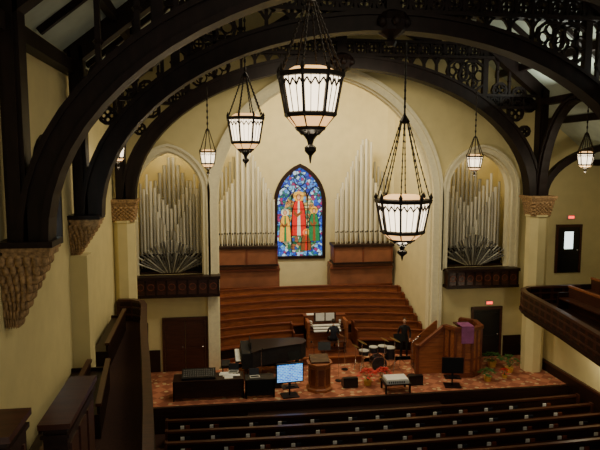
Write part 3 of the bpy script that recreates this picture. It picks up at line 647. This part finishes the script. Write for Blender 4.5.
# ------------------------------------------------------------------ people
def person(name,loc,rz,pose,top='navy',hat=None):
    J=[];E=[];R=[];K=[]
    def v(p,r): J.append(Vector(p)); R.append(r); return len(J)-1
    def e(a,c,k): E.append((a,c)); K.append(k)
    sit=pose=='sit'; zb=0 if not sit else -.33
    pel=v((0,0,.95+zb),.13); ab=v((0,.01,1.1+zb),.115); ch=v((0,.02,1.28+zb),.135); nb=v((0,.03,1.44+zb),.06); nk=v((0,.05,1.53+zb),.05)
    e(pel,ab,top);e(ab,ch,top);e(ch,nb,top);e(nb,nk,'skin')
    for s in(-1,1):
        sh=v((s*.18,.02,1.38+zb),.06); e(ch,sh,top)
        if sit: el=v((s*.25,.14,1.12+zb),.045); wr=v((s*.17,.38,1.11+zb),.028); d=Vector((-s*.1,1,-.1)).normalized()
        else: el=v((s*.26,.0,1.1),.045); wr=v((s*.24,.18,.92),.028); d=Vector((0,.5,-.85)).normalized()
        e(sh,el,top);e(el,wr,top); w=J[wr]; pm=v(w+d*.06,.026); e(wr,pm,'skin')
        side=Vector((s,0,0)); dn=Vector((0,0,-1)) if sit else Vector((-s,.2,-.2)).normalized()
        for i,l in enumerate((.06,.072,.078,.07)):
            o=side*(.027-.018*i); 
            if not sit: o=Vector((0,.027-.018*i,0))
            a=v(w+d*.10+o,.0095); c=v(w+d*(.10+l*.5)+o+dn*.006,.0088); f=v(w+d*(.10+l*.85)+o+dn*.03,.0075); e(pm,a,'skin');e(a,c,'skin');e(c,f,'skin')
        o=-side if sit else Vector((0,1,0))
        a=v(w+d*.04+o*.035,.011); c=v(w+d*.085+o*.055+dn*.01,.009); e(pm,a,'skin');e(a,c,'skin')
        hp=v((s*.1,.0,.9+zb),.095)
        if sit: kn=v((s*.13,.42,.53),.065); an=v((s*.13,.44,.1),.042); to=v((s*.14,.6,.05),.036)
        else: kn=v((s*.11,.03,.5),.062); an=v((s*.12,-.02,.09),.042); to=v((s*.14,.15,.04),.036)
        e(pel,hp,'blackm');e(hp,kn,'blackm');e(kn,an,'blackm');e(an,to,'black')
    bm=bmesh.new(); lay=bm.verts.layers.skin.verify(); vs=[bm.verts.new(p) for p in J]
    for q,r in zip(vs,R): q[lay].radius=(r,r)
    vs[0][lay].use_root=True
    for a,c in E: bm.edges.new((vs[a],vs[c]))
    me=bpy.data.meshes.new('tmp'); bm.to_mesh(me); bm.free(); ob=bpy.data.objects.new('tmp',me); bpy.context.collection.objects.link(ob)
    ob.modifiers.new('s','SKIN').use_smooth_shade=True; ob.modifiers.new('u','SUBSURF').levels=1
    dg=bpy.context.evaluated_depsgraph_get(); m2=bpy.data.meshes.new_from_object(ob.evaluated_get(dg)); bpy.data.objects.remove(ob)
    root=bpy.data.objects.new(name,None); bpy.context.collection.objects.link(root); root.location=loc; root.rotation_euler=(0,0,rz)
    m2.materials.clear(); ks=list(dict.fromkeys(K)); [m2.materials.append(M[k]) for k in ks]
    for p in m2.polygons:
        c=p.center; best=9;bi=0
        for i,(a,q) in enumerate(E):
            A=J[a];B=J[q];t=max(0,min(1,(c-A).dot(B-A)/(B-A).length_squared)); dd=(A+(B-A)*t-c).length-(R[a]*(1-t)+R[q]*t)
            if dd<best: best=dd;bi=i
        p.material_index=ks.index(K[bi]); p.use_smooth=True
    bo=bpy.data.objects.new('body',m2); bpy.context.collection.objects.link(bo); bo.parent=root
    h=MB(); c=J[nk]+Vector((0,.02,.11))
    h.ball(c,(.075,.095,.115),'skin',14); h.ball(c+Vector((0,.06,-.055)),(.045,.04,.05),'skin',10)
    h.cyl(c+Vector((0,.09,.03)),c+Vector((0,.115,-.02)),.008,.017,'skin',n=8)
    for s in(-1,1): h.ball(c+Vector((s*.03,.084,.015)),.012,'white',6); h.ball(c+Vector((s*.03,.094,.015)),.006,'black',6); h.ball(c+Vector((s*.076,0,0)),(.012,.022,.03),'skin',8)
    h.ball(c+Vector((0,.093,-.052)),(.022,.008,.006),'red',6)
    h.ball(c+Vector((0,-.022,.028)),(.084,.094,.108),'hair',12)
    h.obj('head',parent=root)
    return root
person('seated_organist',(4.9,24.55,.32),0,'sit')
person('standing_musician',(7.95,24.3,.0),pi*.9,'stand','blackm')
# ------------------------------------------------------------------ lights
def area(name,loc,rot,size,e,col,sy=None):
    l=bpy.data.lights.new(name,'AREA'); l.energy=e; l.color=col; l.size=size
    if sy: l.shape='RECTANGLE'; l.size_y=sy
    o=bpy.data.objects.new(name,l); o.location=loc; o.rotation_euler=rot; bpy.context.collection.objects.link(o)
def point(name,loc,e,col,r=.2):
    l=bpy.data.lights.new(name,'POINT'); l.energy=e; l.color=col; l.shadow_soft_size=r
    o=bpy.data.objects.new(name,l); o.location=loc; bpy.context.collection.objects.link(o)
W=(1,.86,.60)
area('apse_cove_light',(4.5,25.2,12.2),(radians(38),0,0),5,600,W,1)
point('organ_chamber_lamp',(-1.9,24.8,9.2),50,W); point('organ_chamber_lamp',(11.0,24.8,9.2),50,W)
area('nave_fill',(4.5,18.8,11.9),(radians(14),0,0),5,380,W,1.5)  # added unseen area light, general fill over the front of the nave
area('nave_fill',(4.5,9,14),(0,0,0),5,280,W,4)  # second added fill, high above the nave, no fixture modelled
area('roof_fill',(11.6,18,10.9),(radians(180),radians(-20),0),1,150,(.95,1,.85),7)  # added unseen light that brightens the right ceiling slope
for p,e in(((1.58,10,8.9),65),((.8,16,8.7),65),((5.03,15.7,6.1),85),((-.25,21.3,7.8),26),((9.55,21.3,7.75),26),((13.15,20,7.9),65),((-2.78,18,8.1),22)): point('lantern_bulb',p,e,W,.15)
point('under_balcony_lamp',(12.2,18,1.9),80,W)
w=bpy.data.worlds.new('World'); bpy.context.scene.world=w; w.use_nodes=True
w.node_tree.nodes['Background'].inputs[0].default_value=(.95,.90,.78,1); w.node_tree.nodes['Background'].inputs[1].default_value=.36
# ------------------------------------------------------------------ camera
cam=bpy.data.cameras.new('Camera'); cam.sensor_width=36; cam.lens=36.0; cam.clip_end=200
co=bpy.data.objects.new('Camera',cam); co.location=(0,0,8.5); co.rotation_euler=(radians(90-6.2),0,radians(-8)); bpy.context.collection.objects.link(co)
bpy.context.scene.camera=co
